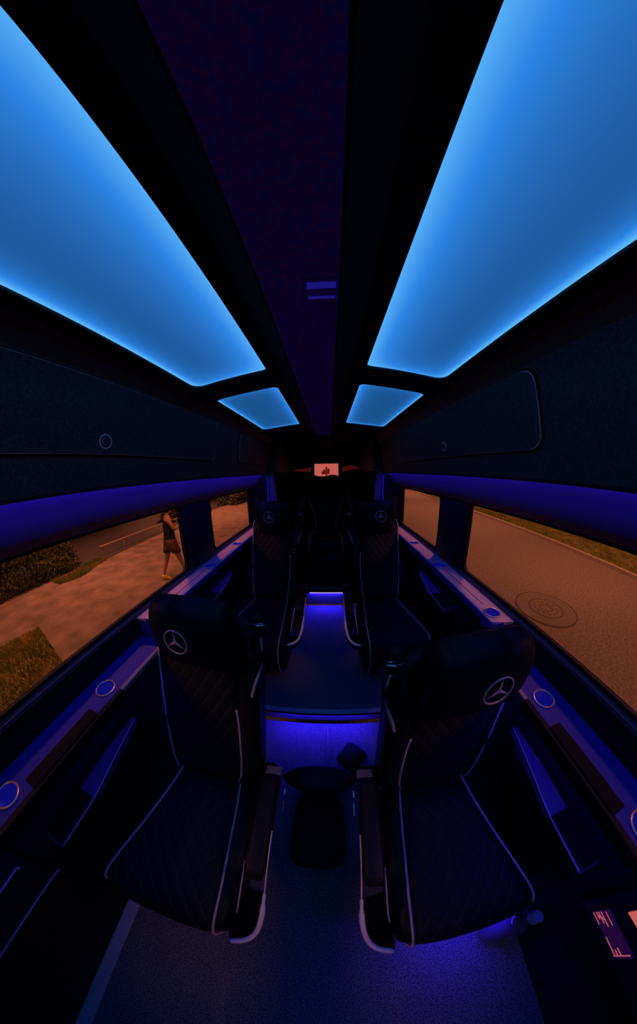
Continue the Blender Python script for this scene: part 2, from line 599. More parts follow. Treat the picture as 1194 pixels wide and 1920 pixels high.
# ceiling: frame plates carrying the light panels. slope from (.165,2.072) to (.545,2.030)
ZI, ZO, XI, XO = 2.069, 2.034, .1885, .517
for s, side in ((-1, 'left'), (1, 'right')):
    sl = Vector((s * (XO - XI), 0, ZO - ZI)).normalized()
    org = Vector((s * XI, 0, ZI))
    nrm = sl.cross(Vector((0, 1, 0))) * (1 if s > 0 else -1)
    if nrm.z > 0: nrm = -nrm
    W_ = math.hypot(XO - XI, ZO - ZI)
    mt = mcols(sl, (0, 1, 0), nrm, org)
    H = [rrect(0, W_, -1.28, .834, (.05, .05, .045, .03)), rrect(0, W_, .982, 1.861, (.03, .05, .04, .03))]
    outer = [(-.035, YF), (W_ + .024, YF), (W_ + .024, YR), (-.035, YR)]
    o = struct(plate_with_holes('ceiling', outer, H, .018, 'headliner', mt), 'black suede %s ceiling frame around the light panels' % side)
    spans = [(-1.28, .834, 'long'), (.982, 1.861, 'short')]
    for (a, b, ln), ring in zip(spans, H):
        hx, hy = W_ / 2, (b - a) / 2
        bm = BM()
        pts = [(x - hx, y - (a + b) / 2, 0) for x, y in ring]
        big = [((x) * 1.02, y * 1.005, 0) for x, y, _ in pts]
        poly_prism(bm, [Vector(p) for p in big], (0, 0, -.006))
        lp = thing('ceiling_light_panel', '%s glowing blue ceiling light panel on the %s side' % (ln, side), 'ceiling light', group=None)
        m2 = mcols(sl, (0, 1, 0), nrm, org + sl * hx + Vector((0, (a + b) / 2, 0)) - nrm * .006)
        lp.matrix_world = m2
        obj('diffuser', bm, panel_mat('edge_lit_diffuser', hx, hy, *((.082,) if ln == 'long' else (.030, .018, .035))), lp)
        rb = BM()
        tube(rb, [(x, y, .013) for x, y, _ in pts], .005, n=6, smooth_n=0, closed=True)
        obj('rim', rb, 'gap', lp, smooth=True)
    # roof liner above
# spine: dropped centre channel
sp = BM()
prof = [(-.165, 2.072), (-.155, 2.066), (-.076, 1.992), (-.070, 1.99), (.064, 1.99), (.070, 1.992), (.155, 2.066), (.165, 2.072), (.165, 2.09), (-.165, 2.09)]
poly_prism(sp, [(x, YF, z) for x, z in prof], (0, YR - YF, 0))
spo = struct(obj('ceiling', sp, 'headliner'), 'dropped centre spine of the ceiling')
struct(obj('trim_11', BX(-.070, .064, YF, 1.95, 1.986, 1.9905), 'spine'), 'violet suede strip along the ceiling centre')
struct(obj('ceiling', BX(-.93, .93, YF - .04, YR + .04, 2.11, 2.15), 'headliner'), 'van roof above the liner')
# small ceiling vent lamp
vl = thing('ceiling_lamp', 'small dim blue two-slot lamp in the violet ceiling strip', 'lamp', (.034, .348, 1.986))
obj('housing', BX(-.030, .030, -.028, .026, -.004, 0, bev=.002), 'spine', vl)
obj('lamp_slot', BX(-.025, .025, -.022, -.008, -.0055, -.003), 'lampslot', vl)
obj('lamp_slot', BX(-.025, .025, .013, .019, -.0055, -.003), 'lampslot', vl)

# ------------------------------------------------------------------ overhead cabinets (each side a long unit) + valance
FX0, FZ0 = .552, 2.028        # fascia profile, right side
FX1, FZ1 = .606, 1.985
FX2, FZ2 = .640, 1.638
def fascia_pt(s, z, off=0.0):
    """point on the fascia face at height z (z between FZ2 and FZ1), off = outwards from the face towards the cabin"""
    t = (FZ1 - z) / (FZ1 - FZ2)
    return Vector((s * (FX1 + (FX2 - FX1) * t - off), 0, z))
for s, side in ((-1, 'left'), (1, 'right')):
    cab = thing('overhead_cabinet', 'long black overhead cabinet along the %s wall above the windows' % side, 'cabinet', (s * .7, 0, 1.7))
    L0 = Vector((s * .7, 0, 1.7))
    bm = BM()
    prof = [(.544, 2.046), (.562, 2.036), (.580, 2.014), (.592, 1.993), (FX1, FZ1 - .01), (FX2 - .003, FZ2 + .01), (FX2 + .004, FZ2), (FX2 + .016, FZ2 + .002), (.668, 1.662), (.86, 1.668), (.86, 2.05), (.56, 2.05)]
    poly_prism(bm, [Vector((s * x, YF + .01, z)) - L0 for x, z in prof], (0, 2.44 - YF, 0))
    obj('cabinet_body', bm, 'cabinet', cab)
    # rim tube between ceiling frame and cabinet
    rb = BM()
    tube(rb, [Vector((s * .538, YF + .02, 2.026)) - L0, Vector((s * .538, 2.43, 2.026)) - L0], .008, n=10, smooth_n=0)
    obj('edge_roll', rb, 'gap', cab, smooth=True)
    doors = [(-.26, 1.185, 1.742, 1.965), (1.53, 2.35, 1.742, 1.965)] if s < 0 else [(.462, 1.68, 1.728, 1.960)]
    knobs = [.471, None] if s < 0 else [1.022]
    fd = (fascia_pt(s, FZ2) - fascia_pt(s, FZ1)).normalized()
    fn = Vector((0, 1, 0)).cross(fd)
    if fn.x * s > 0: fn = -fn                       # towards the cabin
    for (y0, y1, z0, z1), ky in zip(doors, knobs):
        base = fascia_pt(s, z0)
        up = -fd
        h = (z1 - z0) / up.z
        mt = mcols((0, 1, 0), up, fn, base - L0)
        def ringpts(gr, dz):
            return [mt @ Vector((x, y, dz)) for x, y in rrect(y0 + gr, y1 - gr, gr, h - gr, .04)]
        # dark gap frame, then the door leaf standing proud of it
        g = BM()
        poly_prism(g, ringpts(-.003, .0005), fn * .0015)
        dr = BM()
        poly_prism(dr, ringpts(.004, .0015), fn * .010)
        bmesh.ops.bevel(dr, geom=[e for e in dr.edges if abs(e.calc_length()) > 0 and e.link_faces and any(len(f.verts) > 8 for f in e.link_faces)], offset=.003, segments=2, affect='EDGES')
        d = obj('door', dr, 'cabinet', cab)
        obj('shadow_gap', g, 'gap', d)
        tb = BM()
        lo = [mt @ Vector((x, y, .009)) for x, y in rrect(y0 + .004, y1 - .004, .004, h - .004, .04)]
        tube(tb, lo, .0018, n=5, smooth_n=0, closed=True)
        obj('edge_piping', tb, 'silver', d)
        if ky is not None:
            kz = (1.783 - z0) / up.z
            kc = mt @ Vector((ky, kz, .012))
            kb = BM()
            mk = mcols((0, 1, 0), up, fn, kc)
            bmesh.ops.create_cone(kb, cap_ends=True, segments=24, radius1=.016, radius2=.013, depth=.010, matrix=mk)
            k_ = obj('knob', kb, 'chrome', d, smooth=False)
            kb = BM()
            tube(kb, [mk @ Vector((.021 * math.cos(a), .021 * math.sin(a), -.002)) for a in [2 * PI * i / 20 for i in range(20)]], .003, n=6, smooth_n=0, closed=True)
            obj('knob_ring', kb, 'silver', d, smooth=True)
    # valance panel below the cabinet lip
    vb = BM()
    poly_prism(vb, [(s * .672, YF + .01, 1.660), *[(s * v.x, YF + .01, v.z) for v in catmull([(.70, 0, 1.648), (.748, 0, 1.602), (.785, 0, 1.552), (.82, 0, 1.515), (.874, 0, 1.482)], 4)], (s * .879, YF + .01, 1.50), (s * .879, YF + .01, 1.664), (s * .70, YF + .01, 1.664)], (0, 2.415 - YF, 0))
    struct(obj('trim_12' if s < 0 else 'trim_13', vb, 'valance'), 'blue lit valance panel above the %s windows' % side)
    # rear end wing, lit blue
    wb = BM()
    poly_prism(wb, [(s * .648, 2.425, 1.66), (s * .585, 2.425, 1.66), (s * .548, 2.425, 1.25), (s * .648, 2.425, 1.25)], (0, .015, 0))
    struct(obj('trim_14' if s < 0 else 'trim_15', wb, 'valance'), 'blue lit upright end panel at the rear of the %s valance' % side)
    wb = BM()
    box(wb, s * .648, s * .88, 2.41, 2.44, 1.0, 1.66)
    struct(obj('trim_16' if s < 0 else 'trim_17', wb, 'trim'))
    struct(obj('trim_18' if s < 0 else 'trim_19', BX(s * .548, s * .88, 2.44, YR, 1.66, 2.03), 'cabinet'))

# ------------------------------------------------------------------ ledges with cup holders
def cup_holder(s, x, y, z, r, label):
    c = thing('cup_holder', label, 'cup holder', (s * x, y, z))
    rb = BM()
    n = 32
    tube(rb, [(r * math.cos(2 * PI * i / n), r * math.sin(2 * PI * i / n), .003) for i in range(n)], .0042, n=6, smooth_n=0, closed=True)
    obj('rim_ring', rb, 'cupring', c, smooth=True)
    cb = BM()
    rings = []
    for (rr, zz) in ((r, .002), (r * .96, -.02), (r * .90, -.06), (.001, -.061)):
        rings.append([(rr * math.cos(2 * PI * i / n), rr * math.sin(2 * PI * i / n), zz) for i in range(n)])
    loft(cb, rings, cap=False)
    obj('cup_well', cb, 'cup', c, smooth=True)
    return c

def ring_hole(cx_, cy_, r, n=28):
    return [(cx_ + r * math.cos(2 * PI * i / n), cy_ + r * math.sin(2 * PI * i / n)) for i in range(n)]

CR = .040
for s, side in ((-1, 'left'), (1, 'right')):
    # upper ledge (local x = |X| offset, local y = Y)
    lg = thing('window_ledge', 'pale narrow ledge under the %s windows beside the far seats' % side, 'ledge', (s * .81, 1.4, 1.03))
    ys = [(1.765, 1), (1.28, 2), (.722, 3)]
    holes = [ring_hole(s * .80, y, CR) for y, _ in ys]
    outer = [(s * .752, .66), (s * .868, .632), (s * .868, 2.40), (s * .752, 2.40)]
    mt = Matrix.Translation((-s * .81, -1.4, -.008))
    o = plate_with_holes('ledge_top', outer, holes, .016, 'ledge', mt)
    o.parent = lg
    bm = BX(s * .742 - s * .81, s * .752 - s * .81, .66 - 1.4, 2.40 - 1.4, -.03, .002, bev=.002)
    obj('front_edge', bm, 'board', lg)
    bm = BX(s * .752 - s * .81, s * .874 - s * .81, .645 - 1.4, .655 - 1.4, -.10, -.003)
    obj('end_face', bm, 'board', lg)
    bm = BX(s * .80 - s * .81 + .0, s * .803 - s * .81, .80 - 1.4, 1.2 - 1.4, -.001, .0015)
    obj('groove', bm, 'gap', lg)
    struct(obj('trim_20' if s < 0 else 'trim_21', BX(s * .775, s * .875, .66, 2.4, .935, 1.014 - .065), 'trim'))
    for y, k in ys:
        cup_holder(s, .80, y, 1.03, CR - .001,
                   ['blue glowing cup holder at the far rear end of the %s window ledge', 'blue glowing cup holder of the %s window ledge below the pillar',
                    'blue glowing cup holder at the near end of the pale %s window ledge'][k - 1] % side)
    # lower board beside the near seats
    bd = thing('side_board', 'blue lit lower side board on the %s wall beside the near seat' % side, 'ledge', (s * .81, .2, .916))
    holes = [ring_hole(s * .80, .315, CR), ring_hole(s * .80, -.150, CR)]
    outer = [(s * .742, -1.3), (s * .885, -1.3), (s * .885, .655), (s * .742, .655)]
    mt = Matrix.Translation((-s * .81, -.2, -.008))
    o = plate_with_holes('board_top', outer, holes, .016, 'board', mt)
    o.parent = bd
    X0 = -s * .81
    obj('edging', BX(s * .724 + X0, s * .742 + X0, .34 - .2, .655 - .2, -.016, .003, bev=.002), 'boardstripe', bd)
    obj('board_front', BX(s * .724 + X0, s * .742 + X0, -1.3 - .2, .34 - .2, -.05, -.001), 'trim', bd)
    obj('inset_pad', BX(s * .735 + X0, s * .785 + X0, -.085 - .2, .215 - .2, -.004, .006, bev=.003), 'pad', bd)
    for y, lab in ((.315, 'blue glowing cup holder of the %s side board beside the near headrest'),
                   (-.150, 'blue glowing cup holder of the %s side board nearest the camera')):
        cup_holder(s, .80, y, .916, CR - .001, lab % side)

# wall armrests
def wall_armrest(s, y, z, label):
    a = thing('wall_armrest', label, 'armrest', (s * .83, y, z), group='armrests along the side walls')
    # tapered rear strip + broader tip block
    bm = BM()
    secs = []
    for yy, x0, x1, zt in ((.58, .035, .055, .0), (.40, -.002, .055, .008), (.22, -.030, .05, .006), (.20, -.030, .05, .0)):
        secs.append([(s * x0, yy, zt), (s * x1, yy, zt), (s * x1, yy, zt - .035), (s * x0, yy, zt - .035)])
    loft(bm, secs)
    obj('arm_strip', bm, 'arm', a)
    bm = BX(-s * .034, s * .052, 0, .20, -.032, .004, bev=.006)
    obj('arm_cap', bm, 'gloss', a)
    pb = BM()
    tube(pb, [(s * .033, .58, .004), (s * -.004, .40, .011), (s * -.033, .21, .006), (s * -.036, .003, .005)], .0024, n=6)
    obj('piping', pb, 'piping', a, smooth=True)
    bm = BX(-s * .034, s * .052, -.002, .001, -.03, .004)
    obj('front_edge', bm, 'arm', a)
    bm = BX(s * .0, s * .068, .05, .5, -.10, -.036)
    obj('wall_bracket', bm, 'trim', a)
for s, side in ((-1, 'left'), (1, 'right')):
    wall_armrest(s, -.205, .598, 'blue lit tapered armrest on the %s wall beside the near %s seat' % (side, side))
    wall_armrest(s, 1.15, .768, 'blue lit tapered armrest on the %s wall beside the far %s seat' % (side, side))

# ------------------------------------------------------------------ captain seats
CX = .52
def star_emblem(parent, s, c, nrm, up, rad):
    """three-pointed star in a ring, embroidered"""
    nrm = Vector(nrm).normalized(); up = Vector(up).normalized()
    up = (up - nrm * up.dot(nrm)).normalized()
    rt = up.cross(nrm)
    c = Vector(c)
    bm = BM()
    n = 36
    tube(bm, [c + (rt * math.cos(2 * PI * i / n) + up * math.sin(2 * PI * i / n)) * rad for i in range(n)], rad * .06, n=6, smooth_n=0, closed=True)
    for k in range(3):
        a = PI / 2 + k * 2 * PI / 3
        d = rt * math.cos(a) + up * math.sin(a)
        p = nrm.cross(d)
        tip = bm.verts.new(c + d * rad * .96 + nrm * .001)
        m0 = bm.verts.new(c + nrm * .005)
        a1 = a + PI / 3
        a2 = a - PI / 3
        l = bm.verts.new(c + (rt * math.cos(a1) + up * math.sin(a1)) * rad * .17 + nrm * .001)
        r_ = bm.verts.new(c + (rt * math.cos(a2) + up * math.sin(a2)) * rad * .17 + nrm * .001)
        bm.faces.new((tip, l, m0)); bm.faces.new((tip, m0, r_))
    o = obj('emblem', bm, 'piping', parent)
    o['label'] = 'silver three-pointed star in a ring'
    return o

def captain_seat(s, y, z, rec, label, dy_pillow=0, buckle=False):
    t = thing('captain_seat', label, 'seat', (s * CX, y, z), group='black captain seats with white piping')
    def P(X, yy, zz):
        return (s * (X - CX), yy, zz)
    def yf(zz):
        return rec * (zz - .45)
    # ---- cushion
    bm = BM()
    secs = []
    #       y    xin  xout  zbot ztop
    for yy, xi, xo, zb, zt in ((.06, .31, .735, .30, .41), (.02, .30, .745, .24, .445), (-.15, .285, .765, .22, .450), (-.35, .275, .80, .22, .452),
                               (-.50, .272, .825, .24, .450), (-.565, .280, .825, .25, .438), (-.60, .30, .80, .27, .41), (-.612, .33, .77, .30, .38)):
        secs.append(sring(((xi + xo) / 2, yy, (zb + zt) / 2), (xo - xi) / 2, (zt - zb) / 2, e=5, n=36, axis='xz'))
    secs = [[P(*p) for p in r] for r in secs]
    loft(bm, secs)
    obj('seat_cushion', bm, 'leather', t, smooth=True)
    # quilted insert, slightly proud
    bm = BM()
    secs = []
    for yy, xi, xo, zz, fz in ((.03, .375, .685, .446, .0), (-.10, .362, .700, .455, 0), (-.25, .350, .730, .459, 0), (-.40, .342, .765, .459, 0), (-.50, .338, .792, .455, 0), (-.565, .337, .800, .442, 0), (-.600, .340, .795, .415, 0), (-.618, .345, .785, .370, 0), (-.620, .350, .775, .31, 0)):
        row_t, row_b = [], []
        for k in range(13):
            u = k / 12
            x = xi + (xo - xi) * u
            puff = .012 * (1 - (2 * u - 1) ** 4)
            row_t.append(P(x, yy - (puff * .6 if yy < -.58 else 0), zz + (puff if yy > -.58 else 0)))
            row_b.append(P(x, yy + (.02 if yy < -.58 else 0), zz - .02))
        secs.append(row_t + row_b[::-1])
    loft(bm, secs)
    obj('quilted_cushion_panel', bm, 'quilt_seat', t, smooth=True)
    # side piping on cushion
    for pts, nm in ((((.370, .0, .460), (.355, -.12, .467), (.343, -.28, .470), (.335, -.42, .469), (.333, -.53, .463), (.336, -.585, .437), (.342, -.622, .37), (.345, -.628, .24), (.34, -.62, .13)), 'in'),
                    (((.688, .01, .455), (.702, -.12, .464), (.735, -.28, .468), (.770, -.42, .468), (.797, -.53, .461), (.803, -.57, .448), (.800, -.59, .43)), 'out')):
        bm = BM()
        tube(bm, [P(*p) for p in pts], .0052, n=8, smooth_n=5)
        obj('piping', bm, 'piping', t, smooth=True)
    # front skirt under the cushion
    bm = BM()
    loft(bm, [[P(*p) for p in sring((.55, -.36, zz), .245, .225, e=6, n=28)] for zz in (.10, .24, .30)])
    obj('seat_base', bm, 'leather', t, smooth=True)
    bm = BM()
    loft(bm, [[P(*p) for p in sring((.52, -.25, zz), a, b, e=4, n=24)] for zz, a, b in ((0, .20, .24), (.02, .20, .24), (.03, .12, .16), (.12, .12, .16))])
    obj('pedestal', bm, 'pad', t)
    # ---- backrest
    bm = BM()
    secs = []
    for zz, xi, xo, th in ((.36, .30, .74, .06), (.42, .275, .765, .11), (.55, .262, .785, .125), (.72, .252, .785, .125), (.88, .247, .722, .125), (1.08, .235, .712, .12), (1.16, .245, .712, .11), (1.205, .27, .70, .085), (1.222, .31, .68, .05)):
        secs.append([P(*p) for p in sring(((xi + xo) / 2, yf(zz) + .035 + .062, zz), (xo - xi) / 2, th / 2, e=4.5, n=40)])
    loft(bm, secs)
    obj('backrest', bm, 'leather', t, smooth=True)
    # bolsters
    for xs in (((.315, .45), (.305, .6), (.298, .8), (.288, .95), (.275, 1.06), (.268, 1.13), (.272, 1.18)), ((.748, .45), (.752, .6), (.742, .74), (.692, .88), (.690, 1.0), (.690, 1.10), (.684, 1.17))):
        bm = BM()
        secs = []
        n_ = len(xs)
        for i, (x, zz) in enumerate(xs):
            a = .050 if 0 < i < n_ - 1 else .03
            f_ = .052 if 0 < i < n_ - 1 else .025
            if x < CX and zz > 1.0: f_ *= .8
            if x > CX and zz > .8:
                a, f_ = .028, .030
            secs.append([P(*p) for p in sring((x, yf(zz) + .045, zz), a, f_ + .012, e=2.4, n=20)])
        loft(bm, secs)
        obj('side_bolster', bm, 'leather', t, smooth=True)
    # quilted back insert
    bm = BM()
    secs = []
    for zz, xi, xo in ((.455, .385, .700), (.50, .372, .712), (.62, .358, .712), (.78, .345, .710), (.90, .340, .708), (1.02, .345, .708), (1.12, .36, .70), (1.19, .38, .68)):
        fr_, bk = [], []
        for k in range(13):
            u = k / 12
            x = xi + (xo - xi) * u
            puff = .016 * (1 - (2 * u - 1) ** 4)
            fr_.append(P(x, yf(zz) + .012 - puff, zz))
            bk.append(P(x, yf(zz) + .06, zz))
        secs.append(fr_ + bk[::-1])
    loft(bm, secs)
    obj('quilted_back_panel', bm, 'quilt_back', t, smooth=True)
    # back piping
    def pp(lst, off=-.006):
        return [P(x, yf(zz) + o_ + off, zz) for x, zz, o_ in lst]
    for lst in (((.376, .468, .0), (.360, .52, .0), (.347, .62, 0), (.338, .74, 0), (.336, .84, 0), (.340, .90, 0)),
                ((.700, .468, .0), (.714, .52, .0), (.716, .64, 0), (.714, .80, 0), (.710, .95, 0), (.712, 1.06, 0), (.716, 1.14, .012), (.705, 1.19, .03)),
                ((.262, .985, -.012), (.250, 1.03, -.006), (.236, 1.07, .015), (.230, 1.11, .03), (.232, 1.15, .045), (.242, 1.18, .06))):
        bm = BM()
        tube(bm, pp(lst), .0066 if lst[0][0] < .3 else .0052, n=8, smooth_n=5)
        obj('piping', bm, 'piping', t, smooth=True)
    # ---- headrest pillow
    pz = 1.235
    py = yf(pz) - .045 + dy_pillow
    bm = BM()
    secs = []
    for u, sc_ in ((-.174, .55), (-.168, .78), (-.156, .92), (-.145, .985), (-.125, .97), (-.120, .97), (-.11, 1.0), (0, 1.02), (.06, 1.0), (.066, .975), (.072, 1.0), (.140, .985), (.156, .92), (.168, .78), (.174, .55)):
        secs.append([P(.480 + u, p[1], p[2]) for p in sring((0, py, pz), .080 * sc_, .155 * sc_, e=2.5, n=28, axis='yz')])
    loft(bm, secs)
    pl = obj('headrest_pillow', bm, 'leather', t, smooth=True)
    tilt = Vector((0, -1, .12))
    star_emblem(pl, s, P(.515, py - .0855, pz + .015), tilt, (0, .12, 1), .050)
    # ---- inner armrest with curved front trim
    bm = BM()
    secs = []
    for yy, xi, xo, zt, hh in ((.03, .178, .235, .60, .05), (.0, .168, .240, .618, .07), (-.2, .163, .240, .622, .08), (-.34, .165, .238, .620, .08), (-.38, .175, .232, .610, .06)):
        secs.append([P(*p) for p in sring(((xi + xo) / 2, yy, zt - hh / 2), (xo - xi) / 2, hh / 2, e=4, n=24, axis='xz')])
    loft(bm, secs)
    ar = obj('armrest', bm, 'leather', t, smooth=True)
    inn = [(.160, -.20, .612), (.159, -.32, .600), (.157, -.42, .575), (.160, -.50, .54), (.178, -.56, .49), (.212, -.595, .465), (.265, -.612, .455)]
    out = [(.238, -.20, .600), (.240, -.32, .590), (.242, -.40, .565), (.246, -.46, .53), (.255, -.51, .485), (.265, -.55, .462), (.275, -.585, .452)]
    bm = BM()
    tube(bm, [P(*p) for p in inn[2:]], lambda u: .0095 if .1 < u < .97 else .006, n=8, smooth_n=5)
    o_ = obj('armrest_trim', bm, 'silver', ar, smooth=True)
    o_['label'] = 'silver curved front trim'
    bm = BM()
    tube(bm, [P(*p) for p in inn[:3]], .003, n=6, smooth_n=4)
    obj('armrest_piping', bm, 'piping', ar, smooth=True)
    bm = BM()
    tube(bm, [P(*p) for p in out[1:5]], .003, n=6, smooth_n=4)
    obj('armrest_piping', bm, 'piping', ar, smooth=True)
    bm = BM()
    ci, co_ = catmull([P(*p) for p in inn[2:]], 5), catmull([P(*p) for p in out[2:]], 5)
    top = list(zip(ci, co_))
    secs = [[Vector(a), Vector(b), Vector(b) - Vector((0, 0, .05)), Vector(a) - Vector((0, 0, .05))] for a, b in top]
    loft(bm, secs)
    obj('armrest_shell', bm, 'gloss', ar, smooth=False)
    bm = BM()
    box(bm, s * (.20 - CX), s * (.262 - CX), -.12, .10, .34, .56, bev=.01)
    obj('armrest_bracket', bm, 'pad', t)
    # latch pieces
    bm = BM()
    box(bm, s * (.158 - CX) - .003, s * (.158 - CX) + .003, -.02, .012, .44, .452)
    box(bm, s * (.158 - CX) - .003, s * (.158 - CX) + .003, -.10, -.045, .425, .437)
    obj('latch', bm, 'chrome', ar)
    bm = BM()
    box(bm, s * (.165 - CX), s * (.235 - CX), .035, .075, .555, .585, bev=.004)
    obj('armrest_hinge', bm, 'arm', t)
    # seat belt guide on the inner shoulder
    bm = BM()
    gz = 1.235
    gy = yf(gz) + .055
    tube(bm, [P(*p) for p in ((.205, gy - .010, gz - .03), (.212, gy - .018, gz + .004), (.245, gy - .03, gz + .012), (.278, gy - .014, gz + .004), (.285, gy + .01, gz - .022))], .0055, n=8, smooth_n=4)
    g_ = obj('belt_guide', bm, 'chrome', t, smooth=True)
    g_['label'] = 'shiny chrome belt guide'
    bm = BM()
    tube(bm, [P(*p) for p in ((.215, gy + .01, gz - .028), (.232, gy - .0, gz - .002), (.262, gy - .0, gz - .004))], .004, n=6, smooth_n=4)
    obj('belt_guide_clip', bm, 'chrome', g_, smooth=True)
    bm = BM()
    loft(bm, [[P(*p) for p in sring((.275, gy + .055, zz), .045 * k, .035 * k, e=2.5, n=18)] for zz, k in ((1.10, .9), (1.18, 1), (1.225, .85), (1.238, .5))])
    obj('shoulder_pod', bm, 'leather', t, smooth=True)
    bm = BM()
    pz_ = [P(x, yf(zz) + .008, zz) for x, zz in ((.246, 1.215), (.252, 1.1), (.262, .95), (.275, .75), (.285, .5))]
    for a, b in zip(pz_, pz_[1:]):
        pass
    secs = [[(p[0] - .020, p[1] - .003, p[2]), (p[0] + .020, p[1] - .003, p[2]), (p[0] + .020, p[1], p[2]), (p[0] - .020, p[1], p[2])] for p in pz_]
    loft(bm, secs)
    obj('seat_belt', bm, 'pad', t)
    if buckle:
        bm = BM()
        c_ = P(.302, yf(.915) - .022, .915)
        n = 16
        tube(bm, [(c_[0] + .013 * math.copysign(abs(math.cos(a)) ** .5, math.cos(a)), c_[1], c_[2] + .016 * math.copysign(abs(math.sin(a)) ** .5, math.sin(a))) for a in [2 * PI * i / n for i in range(n)]], .004, n=6, smooth_n=0, closed=True)
        box(bm, c_[0] - .013, c_[0] + .013, c_[1] - .003, c_[1] + .003, c_[2] + .022, c_[2] + .030)
        obj('belt_buckle', bm, 'chrome', t)
    return t

captain_seat(-1, .32, FZ, .40, 'near left black captain seat with white piping and round headrest pillow')
captain_seat(1, .32, FZ, .16, 'near right black captain seat with upright back and slanting pillow')
captain_seat(-1, 1.80, 0, .29, 'far left black captain seat on the raised platform', buckle=True)
captain_seat(1, 1.80, 0, .29, 'far right black captain seat on the raised platform')

# ------------------------------------------------------------------ rear bench seats
def rear_seat(x, label):
    t = thing('passenger_seat', label, 'seat', (x, 2.95, .2), group='rearmost row of black seats')
    hw = .27
    bm = BM()
    secs = [[p for p in sring((0, yy, .5), (hw - .005) * k, h_, e=5, n=28, axis='xz')] for yy, k, h_ in ((.03, .95, .11), (0, 1, .13), (-.40, 1, .135), (-.47, .98, .12), (-.50, .93, .09))]
    loft(bm, secs)
    obj('seat_cushion', bm, 'leather', t, smooth=True)
    bm = BM()
    loft(bm, [[p for p in sring((0, (zz - .63) * .2 + .09, zz), (hw - .005) * k, .075 * k2, e=5, n=28)] for zz, k, k2 in ((.55, .95, .8), (.62, 1, 1), (.95, 1, 1), (1.12, .95, .95), (1.17, .88, .6))])
    obj('backrest', bm, 'leather', t, smooth=True)
    for sg in (-1, 1):
        bm = BM()
        tube(bm, [(sg * a, yy, zz) for a, yy, zz in ((.135, .002, .66), (.150, .02, .78), (.19, .05, .93), (.24, .075, 1.06), (.245, .085, 1.11))], .006, n=6)
        obj('piping', bm, 'piping', t, smooth=True)
        bm = BM()
        tube(bm, [(sg * a, yy, zz) for a, yy, zz in ((.13, -.0, .640), (.155, -.12, .642), (.19, -.26, .643), (.20, -.42, .64), (.205, -.49, .60), (.205, -.50, .48))], .006, n=6)
        obj('piping', bm, 'piping', t, smooth=True)
    bm = BX(-hw + .02, hw - .02, -.45, .1, 0, .38)
    obj('seat_base', bm, 'trim', t)
rear_seat(0, 'middle rear seat seen down the aisle between the far seats')
rear_seat(-.56, 'left rear seat half hidden behind the far left headrest')
rear_seat(.56, 'right rear seat half hidden behind the far right headrest')

# ------------------------------------------------------------------ screen reflection and red streaks at the rear
def arc_pts(cx_, cz_, r, a0, a1, y, n=10):
    return [(cx_ + r * math.cos(a0 + (a1 - a0) * i / n), y, cz_ + r * math.sin(a0 + (a1 - a0) * i / n)) for i in range(n + 1)]
scr_refl = thing('rear_screen', 'small screen glowing salmon pink at the far end of the aisle', 'screen', (.008, 3.40, 1.68))  # reflection of a screen, built as a solid emissive panel
obj('housing', BX(-.205, .215, .004, .05, -.135, .125, bev=.008), 'gloss', scr_refl)
obj('screen_face', BX(-.185, .190, -.002, .006, -.105, .105), 'screenpink', scr_refl)
pb = BM()   # dark red picture: blocky upright shape over a dark ground band
box(pb, -.05, -.012, -.005, -.002, -.06, .012)
box(pb, -.010, .014, -.0055, -.002, -.085, .055)
box(pb, .016, .052, -.005, -.002, -.055, .03)
box(pb, -.072, -.05, -.005, -.002, -.06, -.015)
obj('picture', pb, 'screenred', scr_refl)
pb = BM()
poly_prism(pb, [(-.185, -.006, -.105), (.19, -.006, -.105), (.19, -.006, -.092), (.13, -.006, -.07), (.07, -.006, -.066), (.03, -.006, -.085), (-.04, -.006, -.092), (-.12, -.006, -.088), (-.185, -.006, -.075)], (0, .003, 0))
obj('picture', pb, 'gap', scr_refl)
obj('button', BX(-.09, -.035, -.004, .004, -.132, -.124), 'silver', scr_refl)
obj('button', BX(.005, .075, -.004, .004, -.132, -.124), 'silver', scr_refl)
bm = BM()
box(bm, -.02, .02, .05, .25, -.02, .02)
obj('wall_mount', bm, 'trim', scr_refl)
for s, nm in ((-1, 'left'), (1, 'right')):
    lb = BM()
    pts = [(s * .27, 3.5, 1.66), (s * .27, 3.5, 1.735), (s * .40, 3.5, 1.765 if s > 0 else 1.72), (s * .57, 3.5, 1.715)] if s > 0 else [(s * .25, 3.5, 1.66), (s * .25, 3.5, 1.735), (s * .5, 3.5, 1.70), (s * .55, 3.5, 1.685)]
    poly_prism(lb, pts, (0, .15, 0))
    tag(obj('rear_marker_lamp', lb, 'redlens'), 'dim red wedge-shaped lamp just %s of the rear screen' % nm, 'lamp')  # red reflections beside the panel, added as emissive wedges
# parcel box carrying it
struct(obj('trim_22', BX(-.88, .88, 3.3, YR, .2, 1.30), 'trim'), 'black rear bulkhead behind the last seats')

